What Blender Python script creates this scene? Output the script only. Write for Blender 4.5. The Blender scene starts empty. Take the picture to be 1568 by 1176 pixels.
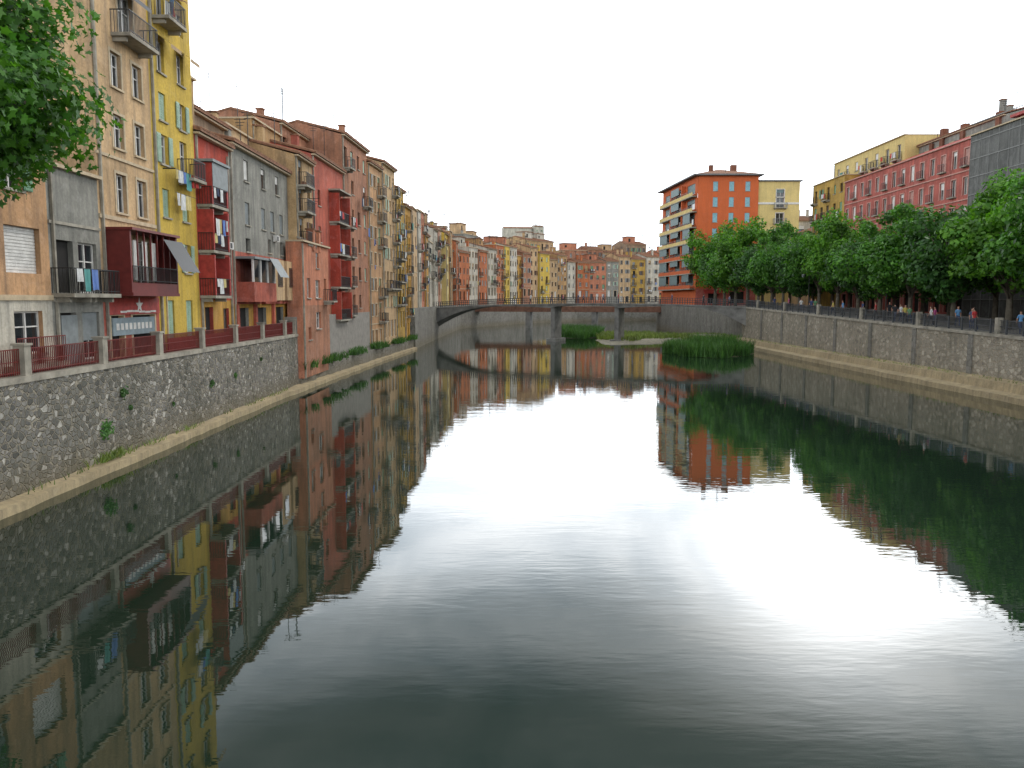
import bpy, math, random
import numpy as np
from mathutils import Vector
R=math.radians
scene=bpy.context.scene
scene.view_settings.view_transform='Standard'
scene.view_settings.look='None'
scene.view_settings.exposure=0
COL=scene.collection

# ------------------------------------------------------------------ materials
MC={}
def newmat(name):
    m=bpy.data.materials.new(name); m.use_nodes=True
    nt=m.node_tree
    return m,nt,nt.nodes,nt.links,nt.nodes['Principled BSDF']
def node(nt,t,**k):
    n=nt.nodes.new(t)
    for a,b in k.items():
        if hasattr(n,a): setattr(n,a,b)
        else: n.inputs[a].default_value=b
    return n
def noise(nt,vec,scale,detail=4,rough=.6,dist=0):
    n=nt.nodes.new('ShaderNodeTexNoise'); n.inputs['Scale'].default_value=scale
    n.inputs['Detail'].default_value=detail; n.inputs['Roughness'].default_value=rough
    n.inputs['Distortion'].default_value=dist
    if vec: nt.links.new(vec,n.inputs['Vector'])
    return n
def ramp(nt,fac,stops):
    n=nt.nodes.new('ShaderNodeValToRGB'); e=n.color_ramp.elements
    while len(e)<len(stops): e.new(.5)
    for i,(p,c) in enumerate(stops):
        e[i].position=p; e[i].color=(c,c,c,1) if isinstance(c,(int,float)) else (*c,1)
    nt.links.new(fac,n.inputs['Fac']); return n
def mix(nt,typ,f,a,b):
    n=nt.nodes.new('ShaderNodeMixRGB'); n.blend_type=typ
    for i,v in ((0,f),(1,a),(2,b)):
        if hasattr(v,'is_linked'): nt.links.new(v,n.inputs[i])
        elif isinstance(v,(int,float)): n.inputs[i].default_value=v if i==0 else (v,v,v,1)
        else: n.inputs[i].default_value=(*v,1)
    return n.outputs[0]
def mapping(nt,vec,sc):
    n=nt.nodes.new('ShaderNodeMapping'); n.inputs['Scale'].default_value=sc
    nt.links.new(vec,n.inputs['Vector']); return n.outputs[0]
def bump(nt,h,dist,bs,strength=1):
    n=nt.nodes.new('ShaderNodeBump'); n.inputs['Strength'].default_value=strength
    n.inputs['Distance'].default_value=dist
    nt.links.new(h,n.inputs['Height']); nt.links.new(n.outputs[0],bs.inputs['Normal'])

def plaster(name,c,stain=.82,rough=.9):
    if name in MC: return MC[name]
    m,nt,N,L,bs=newmat(name)
    pos=N.new('ShaderNodeNewGeometry').outputs['Position']
    a=noise(nt,pos,.45,7,.65,.4)
    s=noise(nt,mapping(nt,pos,(1.6,1.6,.14)),1.3,6,.72)
    pch=noise(nt,pos,.9,3,.5,1.2)
    f=noise(nt,pos,7,4,.7)
    col=mix(nt,'MIX',ramp(nt,a.outputs[0],[(.38,0),(.64,min(1,stain*1.4))]).outputs[0],c,tuple(x*.64 for x in c))
    fade=tuple(min(.7,x*.85+.07) for x in c)
    col=mix(nt,'MIX',ramp(nt,pch.outputs[0],[(.56,0),(.62,.5*stain)]).outputs[0],col,fade)
    rr=ramp(nt,s.outputs[0],[(.44,0),(.68,stain)])
    av=sum(c)/3*.2
    dk=tuple(x*.33+av*.5 for x in c)
    col=mix(nt,'MIX',rr.outputs[0],col,dk)
    col=mix(nt,'MULTIPLY',.7,col,ramp(nt,f.outputs[0],[(.3,.68),(.7,1.12)]).outputs[0])
    L.new(col,bs.inputs['Base Color']); bs.inputs['Roughness'].default_value=rough
    bs.inputs['Specular IOR Level'].default_value=.2
    bump(nt,f.outputs[0],.03,bs,.6)
    MC[name]=m; return m
def simple(name,c,rough=.6,metal=0,var=.3,scale=3,spec=.4):
    if name in MC: return MC[name]
    m,nt,N,L,bs=newmat(name)
    pos=N.new('ShaderNodeNewGeometry').outputs['Position']
    a=noise(nt,pos,scale,5,.65)
    col=mix(nt,'MULTIPLY',1,c,ramp(nt,a.outputs[0],[(.3,1-var),(.7,1+var*.3)]).outputs[0])
    L.new(col,bs.inputs['Base Color']); bs.inputs['Roughness'].default_value=rough
    bs.inputs['Metallic'].default_value=metal; bs.inputs['Specular IOR Level'].default_value=spec
    MC[name]=m; return m
def stone(name,scale,cols,mortar,depth=.05,mw=.06,zs=1.3,dirt=.5):
    m,nt,N,L,bs=newmat(name)
    pos=N.new('ShaderNodeNewGeometry').outputs['Position']
    d=noise(nt,pos,2.5,3)
    v=nt.nodes.new('ShaderNodeVectorMath'); v.operation='MULTIPLY_ADD'
    L.new(d.outputs['Color'],v.inputs[0]); v.inputs[1].default_value=(.18,.18,.18); L.new(pos,v.inputs[2])
    vec=mapping(nt,v.outputs[0],(1,1,zs))
    v1=node(nt,'ShaderNodeTexVoronoi',feature='F1'); v1.inputs['Scale'].default_value=scale; L.new(vec,v1.inputs['Vector'])
    v2=node(nt,'ShaderNodeTexVoronoi',feature='DISTANCE_TO_EDGE'); v2.inputs['Scale'].default_value=scale; L.new(vec,v2.inputs['Vector'])
    sp=N.new('ShaderNodeSeparateColor'); L.new(v1.outputs['Color'],sp.inputs[0])
    sc=ramp(nt,sp.outputs[0],[(i/(len(cols)-1),c) for i,c in enumerate(cols)]).outputs[0]
    f=noise(nt,pos,9,5,.7)
    sc=mix(nt,'MULTIPLY',.8,sc,ramp(nt,f.outputs[0],[(.3,.6),(.7,1.25)]).outputs[0])
    mk=ramp(nt,v2.outputs['Distance'],[(mw*.4,0),(mw*1.6,1)]).outputs[0]
    col=mix(nt,'MIX',mk,mortar,sc)
    big=noise(nt,mapping(nt,pos,(1,1,.35)),.4,6,.7)
    col=mix(nt,'MIX',ramp(nt,big.outputs[0],[(.42,0),(.70,dirt)]).outputs[0],col,(.06,.06,.04))
    moss=noise(nt,mapping(nt,pos,(1,1,.6)),.9,5,.75)
    col=mix(nt,'MIX',ramp(nt,moss.outputs[0],[(.6,0),(.72,.45)]).outputs[0],col,(.06,.075,.03))
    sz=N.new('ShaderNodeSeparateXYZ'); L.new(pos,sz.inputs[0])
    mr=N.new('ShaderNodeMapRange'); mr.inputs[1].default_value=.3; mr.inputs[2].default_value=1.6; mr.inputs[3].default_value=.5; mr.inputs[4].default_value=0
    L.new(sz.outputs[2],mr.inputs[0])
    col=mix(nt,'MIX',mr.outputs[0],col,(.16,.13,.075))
    L.new(col,bs.inputs['Base Color']); bs.inputs['Roughness'].default_value=.92; bs.inputs['Specular IOR Level'].default_value=.2
    h=mix(nt,'ADD',.35,mk,f.outputs[0])
    bump(nt,h,depth,bs,1)
    return m
def leafmat(name,c1,c2,trans=.35):
    m,nt,N,L,bs=newmat(name)
    g=N.new('ShaderNodeNewGeometry')
    a=noise(nt,g.outputs['Position'],.55,3)
    col=mix(nt,'MIX',g.outputs['Random Per Island'],c1,c2)
    col=mix(nt,'MULTIPLY',1,col,ramp(nt,a.outputs[0],[(.35,.5),(.65,1.3)]).outputs[0])
    L.new(col,bs.inputs['Base Color']); bs.inputs['Roughness'].default_value=.5; bs.inputs['Specular IOR Level'].default_value=.3
    t=N.new('ShaderNodeBsdfTranslucent'); L.new(mix(nt,'MULTIPLY',1,col,(1.5,1.7,.5)),t.inputs[0])
    ms=N.new('ShaderNodeMixShader'); ms.inputs[0].default_value=trans
    L.new(bs.outputs[0],ms.inputs[1]); L.new(t.outputs[0],ms.inputs[2])
    L.new(ms.outputs[0],N['Material Output'].inputs[0]); return m

GLASS=simple('window_glass',(.016,.02,.024),.08,spec=.5)
CURT=simple('curtained_glass',(.15,.15,.14),.25,var=.5,scale=5)
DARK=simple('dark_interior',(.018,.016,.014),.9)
WHITE=simple('white_paint',(.62,.6,.56),.5)
CREAMT=simple('cream_trim',(.48,.38,.25),.8)
BROWNF=simple('brown_wood',(.09,.045,.025),.6)
GREENS=simple('green_shutter',(.12,.25,.14),.6)
PALEG=simple('pale_green_shutter',(.30,.42,.31),.6)
BROWNS=simple('brown_shutter',(.13,.065,.035),.6)
BLUES=simple('blue_shutter',(.22,.42,.48),.6)
GREYS=simple('grey_blind',(.2,.22,.22),.6)
WOODS=simple('tan_blind',(.36,.24,.12),.7)
IRON=simple('black_iron',(.025,.025,.025),.5,.3)
GIRON=simple('grey_iron',(.06,.065,.07),.5,.2)
REDIRON=simple('dark_red_iron',(.15,.022,.018),.5)
CONC=simple('weathered_concrete',(.34,.31,.25),.9,var=.55,scale=1.2)
TILE=simple('terracotta_tiles',(.26,.13,.075),.9,var=.6,scale=4)
GREYR=simple('grey_roof',(.16,.16,.16),.8,var=.4)
REDM=simple('red_paint',(.38,.045,.035),.6,var=.45)
CLOTH=[simple('laundry_%d'%i,c,.9) for i,c in enumerate([(.62,.62,.6),(.5,.06,.05),(.1,.3,.28),(.12,.2,.45),(.55,.45,.2),(.05,.06,.1)])]

# ------------------------------------------------------------------ geometry helpers
class Frame:
    def __init__(s,P0,P1):
        s.P=Vector((P0[0],P0[1],0)); d=Vector((P1[0]-P0[0],P1[1]-P0[1],0)); s.L=d.length
        s.t=d.normalized(); s.n=Vector((s.t.y,-s.t.x,0))
    def p(s,u,w,z):
        v=s.P+s.t*u+s.n*w; return (v.x,v.y,z)
class Obj:
    def __init__(s,name,origin=(0,0,0)):
        s.name=name; s.parts={}; s.o=Vector(origin)
    def add(s,part,mat,vs,fs):
        p=s.parts.setdefault(part,[mat,[],[]]); b=len(p[1])
        p[1].extend(vs); p[2].extend([tuple(i+b for i in f) for f in fs])
    def quad(s,part,mat,a,b,c,d): s.add(part,mat,[a,b,c,d],[(0,1,2,3)])
    def hexa(s,part,mat,v):
        s.add(part,mat,v,[(0,3,2,1),(4,5,6,7),(0,1,5,4),(1,2,6,5),(2,3,7,6),(3,0,4,7)])
    def box(s,part,mat,fr,u0,u1,w0,w1,z0,z1):
        s.hexa(part,mat,[fr.p(u0,w1,z0),fr.p(u1,w1,z0),fr.p(u1,w0,z0),fr.p(u0,w0,z0),
                         fr.p(u0,w1,z1),fr.p(u1,w1,z1),fr.p(u1,w0,z1),fr.p(u0,w0,z1)])
    def abox(s,part,mat,x0,x1,y0,y1,z0,z1):
        s.hexa(part,mat,[(x0,y0,z0),(x1,y0,z0),(x1,y1,z0),(x0,y1,z0),(x0,y0,z1),(x1,y0,z1),(x1,y1,z1),(x0,y1,z1)])
    def tube(s,part,mat,pts,rad,sides=7):
        vs=[];fs=[]
        for i,p in enumerate(pts):
            p=Vector(p); q=Vector(pts[min(i+1,len(pts)-1)])-Vector(pts[max(i-1,0)]); q.normalize()
            a=q.orthogonal().normalized(); b=q.cross(a)
            for k in range(sides):
                an=2*math.pi*k/sides; vs.append(tuple(p+(a*math.cos(an)+b*math.sin(an))*rad[i]))
        for i in range(len(pts)-1):
            for k in range(sides):
                k2=(k+1)%sides; fs.append((i*sides+k,i*sides+k2,(i+1)*sides+k2,(i+1)*sides+k))
        fs.append(tuple(range(sides))[::-1]); fs.append(tuple((len(pts)-1)*sides+k for k in range(sides)))
        s.add(part,mat,vs,fs)
    def finish(s,single=False,smooth=()):
        o=s.o
        if single and len(s.parts)==1: root=None
        else:
            root=bpy.data.objects.new(s.name,None); root.location=o; root.empty_display_size=.5; COL.objects.link(root)
        for k,(m,vs,fs) in s.parts.items():
            me=bpy.data.meshes.new(s.name+'_'+k)
            me.from_pydata([(v[0]-o.x,v[1]-o.y,v[2]-o.z) for v in vs],[],fs); me.materials.append(m)
            if k in smooth: me.shade_smooth()
            me.update()
            ob=bpy.data.objects.new(k if root else s.name,me); COL.objects.link(ob)
            if root: ob.parent=root
            else: ob.location=o; root2=ob
        return root if root else root2

def facade(B,fr,u0,u1,z0,z1,wins,bands,reveal=.22):
    us={u0,u1}; zs={z0,z1}
    for (uc,zb,w,h) in wins: us|={round(uc-w/2,3),round(uc+w/2,3)}; zs|={round(zb,3),round(zb+h,3)}
    for zt,_,_ in bands:
        if z0<zt<z1: zs.add(zt)
    us=sorted(x for x in us if u0<=x<=u1); zs=sorted(x for x in zs if z0<=x<=z1)
    for j in range(len(zs)-1):
        zc=(zs[j]+zs[j+1])/2
        for zt,pn,m in bands:
            if zc<zt: break
        run=None
        for i in range(len(us)-1):
            uc=(us[i]+us[i+1])/2
            inside=any(abs(uc-w[0])<w[2]/2 and w[1]<zc<w[1]+w[3] for w in wins)
            if not inside:
                if run is None: run=us[i]
            if run is not None and (inside or i==len(us)-2):
                e=us[i] if inside else us[i+1]
                if e>run: B.quad(pn,m,fr.p(run,0,zs[j]),fr.p(e,0,zs[j]),fr.p(e,0,zs[j+1]),fr.p(run,0,zs[j+1]))
                run=None
    m=bands[-1][2]
    for (uc,zb,w,h) in wins:
        a,b,c,d=uc-w/2,uc+w/2,zb,zb+h; r=-reveal
        B.quad('reveals',m,fr.p(a,0,c),fr.p(b,0,c),fr.p(b,r,c),fr.p(a,r,c))
        B.quad('reveals',m,fr.p(a,r,d),fr.p(b,r,d),fr.p(b,0,d),fr.p(a,0,d))
        B.quad('reveals',m,fr.p(a,0,c),fr.p(a,r,c),fr.p(a,r,d),fr.p(a,0,d))
        B.quad('reveals',m,fr.p(b,r,c),fr.p(b,0,c),fr.p(b,0,d),fr.p(b,r,d))

def railing(B,fr,u0,u1,w,z,h=1.0,mat=IRON,sp=.13,part='balcony_rail',th=.02):
    B.box(part,mat,fr,u0,u1,w-.02,w+.02,z+h-.04,z+h)
    B.box(part,mat,fr,u0,u1,w-.015,w+.015,z+.08,z+.11)
    n=max(2,int((u1-u0)/sp))
    for i in range(n+1):
        u=u0+(u1-u0)*i/n; B.box(part,mat,fr,u-th/2,u+th/2,w-th/2,w+th/2,z,z+h-.04)
def cloths(B,fr,u0,u1,w,z,rg,n=4):
    u=u0
    for i in range(n):
        ww=rg.uniform(.3,.6); h=rg.uniform(.45,1.0)
        if u+ww>u1: break
        k=rg.choice([0,0,0,1,2,3,4,5]); vs=[]; m=4; ph=rg.uniform(0,6)
        for j in range(m+1):
            for q,zz in enumerate((z,z-h*rg.uniform(.94,1))): vs.append(fr.p(u+ww*j/m,w+(.02+.04*q)*math.sin(j*2.1+ph),zz))
        B.add('laundry_%d'%k,CLOTH[k],vs,[(2*j,2*j+1,2*j+3,2*j+2) for j in range(m)])
        u+=ww+rg.uniform(.04,.2)
    B.box('laundry_line',IRON,fr,u0-.1,u1+.1,w-.01,w+.01,z,z+.02)
def balcony(B,fr,uc,z,bw,dep=.9,mat=IRON,sp=.13,slab=CONC,th=.02):
    B.box('balcony_slab',slab,fr,uc-bw/2,uc+bw/2,-.05,dep,z-.16,z)
    B.box('balcony_slab',slab,fr,uc-bw/2+.15,uc-bw/2+.3,-.05,dep*.7,z-.36,z-.161)
    B.box('balcony_slab',slab,fr,uc+bw/2-.3,uc+bw/2-.15,-.05,dep*.7,z-.36,z-.161)
    railing(B,fr,uc-bw/2+.03,uc+bw/2-.03,dep-.05,z,1.0,mat,sp,th=th)
    for e in (-1,1):
        u=uc+e*(bw/2-.03)
        B.box('balcony_rail',mat,fr,u-.02,u+.02,0,dep-.08,z+.96,z+.999)
        k=max(2,int(dep/sp))
        for i in range(k):
            w=dep*i/k+.03; B.box('balcony_rail',mat,fr,u-th/2,u+th/2,w-th/2,w+th/2,z,z+.96)
def window(B,fr,uc,zb,w,h,k,rng,lod=0,frame=WHITE,shut=GREENS,trim=None,reveal=.22,blind=GREYS):
    a,b,c,d=uc-w/2,uc+w/2,zb,zb+h; r=-reveal
    gm,gp=(CURT,'curtains') if rng.random()<.25 else (GLASS,'glass')
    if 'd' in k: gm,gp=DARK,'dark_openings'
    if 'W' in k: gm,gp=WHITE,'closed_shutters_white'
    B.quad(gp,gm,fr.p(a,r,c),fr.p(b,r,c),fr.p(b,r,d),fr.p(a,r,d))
    ft=.07
    if not ('d' in k or 'W' in k):
        B.box('window_frames',frame,fr,a,a+ft,r+.004,r+.06,c,d); B.box('window_frames',frame,fr,b-ft,b,r+.004,r+.06,c,d)
        B.box('window_frames',frame,fr,a+ft,b-ft,r+.004,r+.06,d-ft,d); B.box('window_frames',frame,fr,a+ft,b-ft,r+.004,r+.06,c,c+ft)
        B.box('window_frames',frame,fr,uc-.04,uc+.04,r+.003,r+.07,c+ft,d-ft)
        if lod==0: B.box('window_frames',frame,fr,a+ft,b-ft,r+.005,r+.05,c+h*.62,c+h*.62+.05)
    if 'W' in k:
        n=int(h/.12)
        for i in range(n): B.box('closed_shutters_white',WHITE,fr,a+.01,b-.01,r+.002,r+.03,c+i*h/n,c+(i+.75)*h/n)
    if 'l' in k:
        f=rng.choice([.25,.4,.6,.9]); B.box('roller_blinds',blind,fr,a+.02,b-.02,r+.08,r+.11,d-h*f,d-.01)
        if lod==0:
            n=int(h*f/.1)
            for i in range(n): B.box('roller_blinds',blind,fr,a+.03,b-.03,r+.11,r+.125,d-(i+.8)*h*f/n,d-(i+.1)*h*f/n)
    if 's' not in k: B.box('sills',trim or CONC,fr,a-.1,b+.1,-.01,.1,c-.09,c-.001)
    if trim:
        B.box('window_trim',trim,fr,a-.13,a-.001,-.01,.035,c,d+.13); B.box('window_trim',trim,fr,b+.001,b+.13,-.01,.035,c,d+.13)
        B.box('window_trim',trim,fr,a,b,-.01,.035,d+.001,d+.129)
    def sh(u0,u1,w0,w1):
        B.box('shutters',shut,fr,u0,u1,w0,w1,c+.02,d-.02)
        if lod==0:
            n=int(h/.13)
            for i in range(n): B.box('shutters',shut,fr,u0+.05,u1-.05,w1,w1+.018,c+.05+i*(h-.1)/n,c+.05+(i+.55)*(h-.1)/n)
    if 'g' in k:
        sh(a-w*.52,a-.02,.04,.08); sh(b+.02,b+w*.52,.04,.08)
    if 'G' in k:
        sh(a+.01,uc-.01,r+.09,r+.13); sh(uc+.01,b-.01,r+.09,r+.13)
    if 'a' in k:
        B.add('awnings',blind,[fr.p(a-.2,.02,d+.25),fr.p(b+.2,.02,d+.25),fr.p(b+.2,.85,d-.35),fr.p(a-.2,.85,d-.35),fr.p(b+.2,.85,d-.55),fr.p(a-.2,.85,d-.55)],[(0,3,2,1),(3,5,4,2)])
def aircon(B,fr,u,z):
    B.box('air_conditioner',WHITE,fr,u-.35,u+.35,.06,.34,z,z+.45)
    B.box('air_conditioner_grille',IRON,fr,u-.28,u+.08,.341,.35,z+.06,z+.39)
def antenna(B,x,y,z,h,th=.05):
    B.abox('antenna',IRON,x-th/2,x+th/2,y-th/2,y+th/2,z,z+h)
    for i,l in enumerate((.9,.7,.5)):
        zz=z+h-.1-i*.22; B.abox('antenna',IRON,x-l/2,x+l/2,y-th*.4,y+th*.4,zz,zz+th*.8)
def shell(B,fr,L,D,z0,z1,side,roof='tile',oh=.45,roofm=None,eave=CREAMT):
    B.quad('side_walls',side,fr.p(0,-D,z0),fr.p(0,0,z0),fr.p(0,0,z1),fr.p(0,-D,z1))
    B.quad('side_walls',side,fr.p(L,0,z0),fr.p(L,-D,z0),fr.p(L,-D,z1),fr.p(L,0,z1))
    B.quad('side_walls',side,fr.p(L,-D,z0),fr.p(0,-D,z0),fr.p(0,-D,z1),fr.p(L,-D,z1))
    if roof=='tile':
        m=roofm or TILE; rz=z1+D*.5*.28
        for (w0,w1,za,zb) in ((oh,-D/2,z1+.02,rz),(-D/2,-D-.2,rz,z1)):
            v=[fr.p(-.05,w0,za),fr.p(L+.05,w0,za),fr.p(L+.05,w1,zb),fr.p(-.05,w1,zb),
               fr.p(-.05,w0,za+.16),fr.p(L+.05,w0,za+.16),fr.p(L+.05,w1,zb+.16),fr.p(-.05,w1,zb+.16)]
            B.hexa('tiled_roof',m,v)
        n=int(L/.3)
        if n<60:
            for i in range(n):
                u=(i+.5)*L/n
                B.add('tiled_roof',m,[fr.p(u-.08,oh+.03,z1+.17),fr.p(u,oh+.03,z1+.27),fr.p(u+.08,oh+.03,z1+.17),fr.p(u-.08,-D/2,rz+.15),fr.p(u,-D/2,rz+.25),fr.p(u+.08,-D/2,rz+.15)],[(0,1,4,3),(1,2,5,4),(0,2,1)])
        B.add('side_walls',side,[fr.p(0,0,z1),fr.p(0,-D/2,rz),fr.p(0,-D,z1),fr.p(L,0,z1),fr.p(L,-D/2,rz),fr.p(L,-D,z1)],[(0,1,2),(3,5,4)])
        B.box('eaves',eave,fr,-.02,L+.02,.005,oh-.12,z1-.12,z1-.001)
        top=rz
    else:
        B.quad('flat_roof',roofm or GREYR,fr.p(0,0,z1-.5),fr.p(L,0,z1-.5),fr.p(L,-D,z1-.5),fr.p(0,-D,z1-.5))
        B.box('cornice',eave,fr,-.06,L+.06,-.3,.22,z1,z1+.14)
        B.box('cornice',eave,fr,-.05,.25,-D,-.301,z1,z1+.12); B.box('cornice',eave,fr,L-.25,L+.05,-D,-.301,z1,z1+.12)
        top=z1
    return top
def building(name,P0,P1,z0,z1,wall,wins,bands=None,D=9,roof='tile',side=None,seed=0,lod=0,frame=WHITE,shut=GREENS,trim=None,blind=GREYS,oh=.45,roofm=None,extra=None,eave=CREAMT):
    rng=random.Random(seed); fr=Frame(P0,P1); L=fr.L
    B=Obj(name,((P0[0]+P1[0])/2,(P0[1]+P1[1])/2,z0))
    bands=bands or [(1e9,'walls',wall)]
    facade(B,fr,0,L,z0,z1,[w[:4] for w in wins],bands)
    sp=.13 if lod==0 else (.3 if lod==1 else .5)
    th=.022 if lod==0 else (.04 if lod==1 else .06)
    for w in wins:
        window(B,fr,*w[:5],rng,lod=lod,frame=frame,shut=shut,trim=trim,blind=blind)
        if len(w)>5:
            balcony(B,fr,w[0],w[1]-.02,w[5],.8 if lod else .9,sp=sp,th=th)
            if rng.random()<.3: cloths(B,fr,w[0]-w[5]/2+.2,w[0]+w[5]/2-.1,.86 if lod else .93,w[1]+.95,rng,3)
            if rng.random()<.25:
                for q in range(3):
                    uu=w[0]-w[5]/2+.3+q*.45; B.box('flower_pots',TILE,fr,uu-.1,uu+.1,.35,.6,w[1]-.01,w[1]+.25)
    top=shell(B,fr,L,D,z0,z1,side or wall,roof,oh,roofm=roofm,eave=eave)
    B.box('drain_pipe',CONC,fr,.18,.29,.02,.13,z0,z1-.13)
    for i in range(rng.randint(1,2)):
        u=rng.uniform(.2,.8)*L; w=-rng.uniform(.15,.5)*D
        B.box('chimney',side or wall,fr,u-.3,u+.3,w-.3,w+.3,z1-.5,top+1.2)
        B.box('chimney_cap',TILE,fr,u-.38,u+.38,w-.38,w+.38,top+1.2,top+1.32)
    for q in range(2):
        if rng.random()<.7:
            q=fr.p(rng.uniform(.1,.9)*L,-D*rng.uniform(.1,.4),0); antenna(B,q[0],q[1],z1,rng.uniform(2.8,4.4),.05 if lod<2 else .09)
    if extra: extra(B,fr,rng)
    return B.finish()

def auto(name,P0,P1,z0,z1,wall,seed,lod=1,shut=None,roof='tile',D=11,fh=2.95,frame=None,ground=True,density=1,side=None,cw=2.5,bal=.4,hut=True):
    rng=random.Random(seed); L=(Vector(P1)-Vector(P0)).length
    n=max(1,round(L/cw)); c=L/n; fl=int((z1-z0-.3)/fh); base=z1-.45-fl*fh
    wins=[]; types=[]
    for i in range(n): types.append(rng.choices(['w','b','g','l','G'],[3,bal*5,2.2,2,1])[0])
    for j in range(fl):
        z=base+j*fh
        for i in range(n):
            t=types[i] if rng.random()<.75 else rng.choice('wwglGb')
            if rng.random()>density: continue
            u=(i+.5)*c+rng.uniform(-.12,.12)
            if j==0 and ground:
                wins.append((u,z+.15,1.1,2.1,rng.choice(['ds','ws','Ws']))); continue
            if t=='b': wins.append((u,z+.3,1.1,2.1,rng.choice(['ws','ls','ls','ds']),min(c*.95,1.9)))
            else:
                w=rng.choice([.85,.95,1.05]) if not(t=='g') else min(.9,c*.42)
                wins.append((u,z+.95,w,1.4,t))
    def ex(B,fr,rg):
        for i in range(int(L/3)):
            if rg.random()<.45:
                u=(rg.randint(0,n-1)+.5)*c; z=base+rg.randint(1,max(1,fl-1))*fh
                cloths(B,fr,u-.5,u+.5,.5,z+.85,rg,2)
        if rg.random()<.5: B.box('string_course',CREAMT,fr,.0,L,-.01,.06,base+fh-.05,base+fh+.08)
        if hut and lod>=1 and rg.random()<.5 and L>3.5:
            u0=rg.uniform(.1,.35)*L; u1=u0+rg.uniform(.35,.55)*L; mm=M[rg.choice(['cream','beige','tan','white','salmon'])]; h=rg.uniform(1.6,2.5)
            B.box('roof_hut',mm,fr,u0,u1,-D*.62,-D*.25,z1-.4,z1+h+.8)
            B.box('roof_hut_opening',DARK,fr,u0+.5,u0+1.3,-D*.25+.002,-D*.25+.02,z1+1.2,z1+h+.2)
            B.box('roof_hut_roof',TILE,fr,u0-.3,u1+.3,-D*.65,-D*.22,z1+h+.8,z1+h+.98)
    return building(name,P0,P1,z0,z1,wall,wins,D=D,roof=roof,seed=seed,lod=lod,frame=frame or rng.choice([WHITE,BROWNF,BROWNF]),
        shut=shut or rng.choice([GREENS,BROWNS,PALEG,BROWNS,GREYS]),blind=rng.choice([GREYS,WOODS,WHITE,GREENS]),side=side,extra=ex,
        trim=rng.choice([None,None,CREAMT]))

P={'peach':(.60,.35,.18),'grey':(.31,.30,.26),'cream':(.62,.42,.23),'yellow':(.62,.43,.08),'red':(.50,.085,.055),
 'pinkred':(.50,.135,.09),'beige':(.52,.35,.18),'tan':(.48,.29,.13),'brownpink':(.44,.21,.125),'ochre':(.60,.33,.07),
 'salmon':(.58,.23,.13),'white':(.60,.55,.45),'orange':(.56,.13,.045),'lemon':(.66,.51,.21),'pink':(.50,.14,.11),
 'terracotta':(.54,.18,.075),'mustard':(.54,.34,.08),'dusky':(.33,.23,.15),'concrete':(.17,.17,.16),'brick':(.24,.10,.06)}
M={k:plaster('plaster_'+k,v) for k,v in P.items()}
M['orange']=plaster('plaster_orange_clean',P['orange'],.2)
M['lemon']=plaster('plaster_lemon_clean',P['lemon'],.3)
M['yellow']=plaster('plaster_yellow_clean',P['yellow'],.5)

# ------------------------------------------------------------------ NEAR LEFT ROW
ST=4.36
def W(ucs,zb,w,h,k,*r): return [(u,zb,w,h,k,*r) for u in ucs]
X0=-18
auto('terrace_house',(X0,8),(X0,16),ST,15,M['tan'],11,lod=0)
auto('terrace_house',(X0,16),(X0,24),ST,14,M['cream'],12,lod=0)
def exA(B,fr,rg):
    B.box('string_course',CREAMT,fr,0,fr.L,-.01,.08,7.0,7.2)
    railing(B,fr,4.9,8.0,.5,ST+.3,1.0,REDIRON)
    B.box('balcony_slab',CONC,fr,4.8,8.05,-.05,.6,ST+.1,ST+.3)
building('peach_house',(X0,24),(X0,32.1),ST,12.9,M['peach'],
   W([6.4],8.0,2.2,1.7,'Ws')+W([3.0],7.8,1.4,1.8,'l')+W([6.5],5.0,1.8,1.6,'w')+W([3,6],11,1.1,1.4,'g')+W([1.2],5,1.2,2,'d'),
   bands=[(7.1,'lower_walls',M['white']),(1e9,'walls',M['peach'])],D=9,seed=3,extra=exA)
def exB(B,fr,rg):
    B.box('garage_panel',GREYS,fr,.5,1.7,.02,.06,4.45,6.4)
    B.box('string_course',CONC,fr,0,fr.L,-.01,.1,6.95,7.1)
    B.box('string_course',CONC,fr,0,fr.L,-.01,.07,10.0,10.12)
building('grey_house',(X0,32.1),(X0,36.1),ST,12.2,M['grey'],
   [(1.0,7.3,1.5,2.1,'ds',2.0),(2.9,7.3,1.5,2.1,'ws',1.9),(1.1,4.5,1.3,2.0,'ds'),(2.9,4.5,1.4,2.0,'ls')],
   D=9,seed=4,extra=exB,roof='flat')
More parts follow.
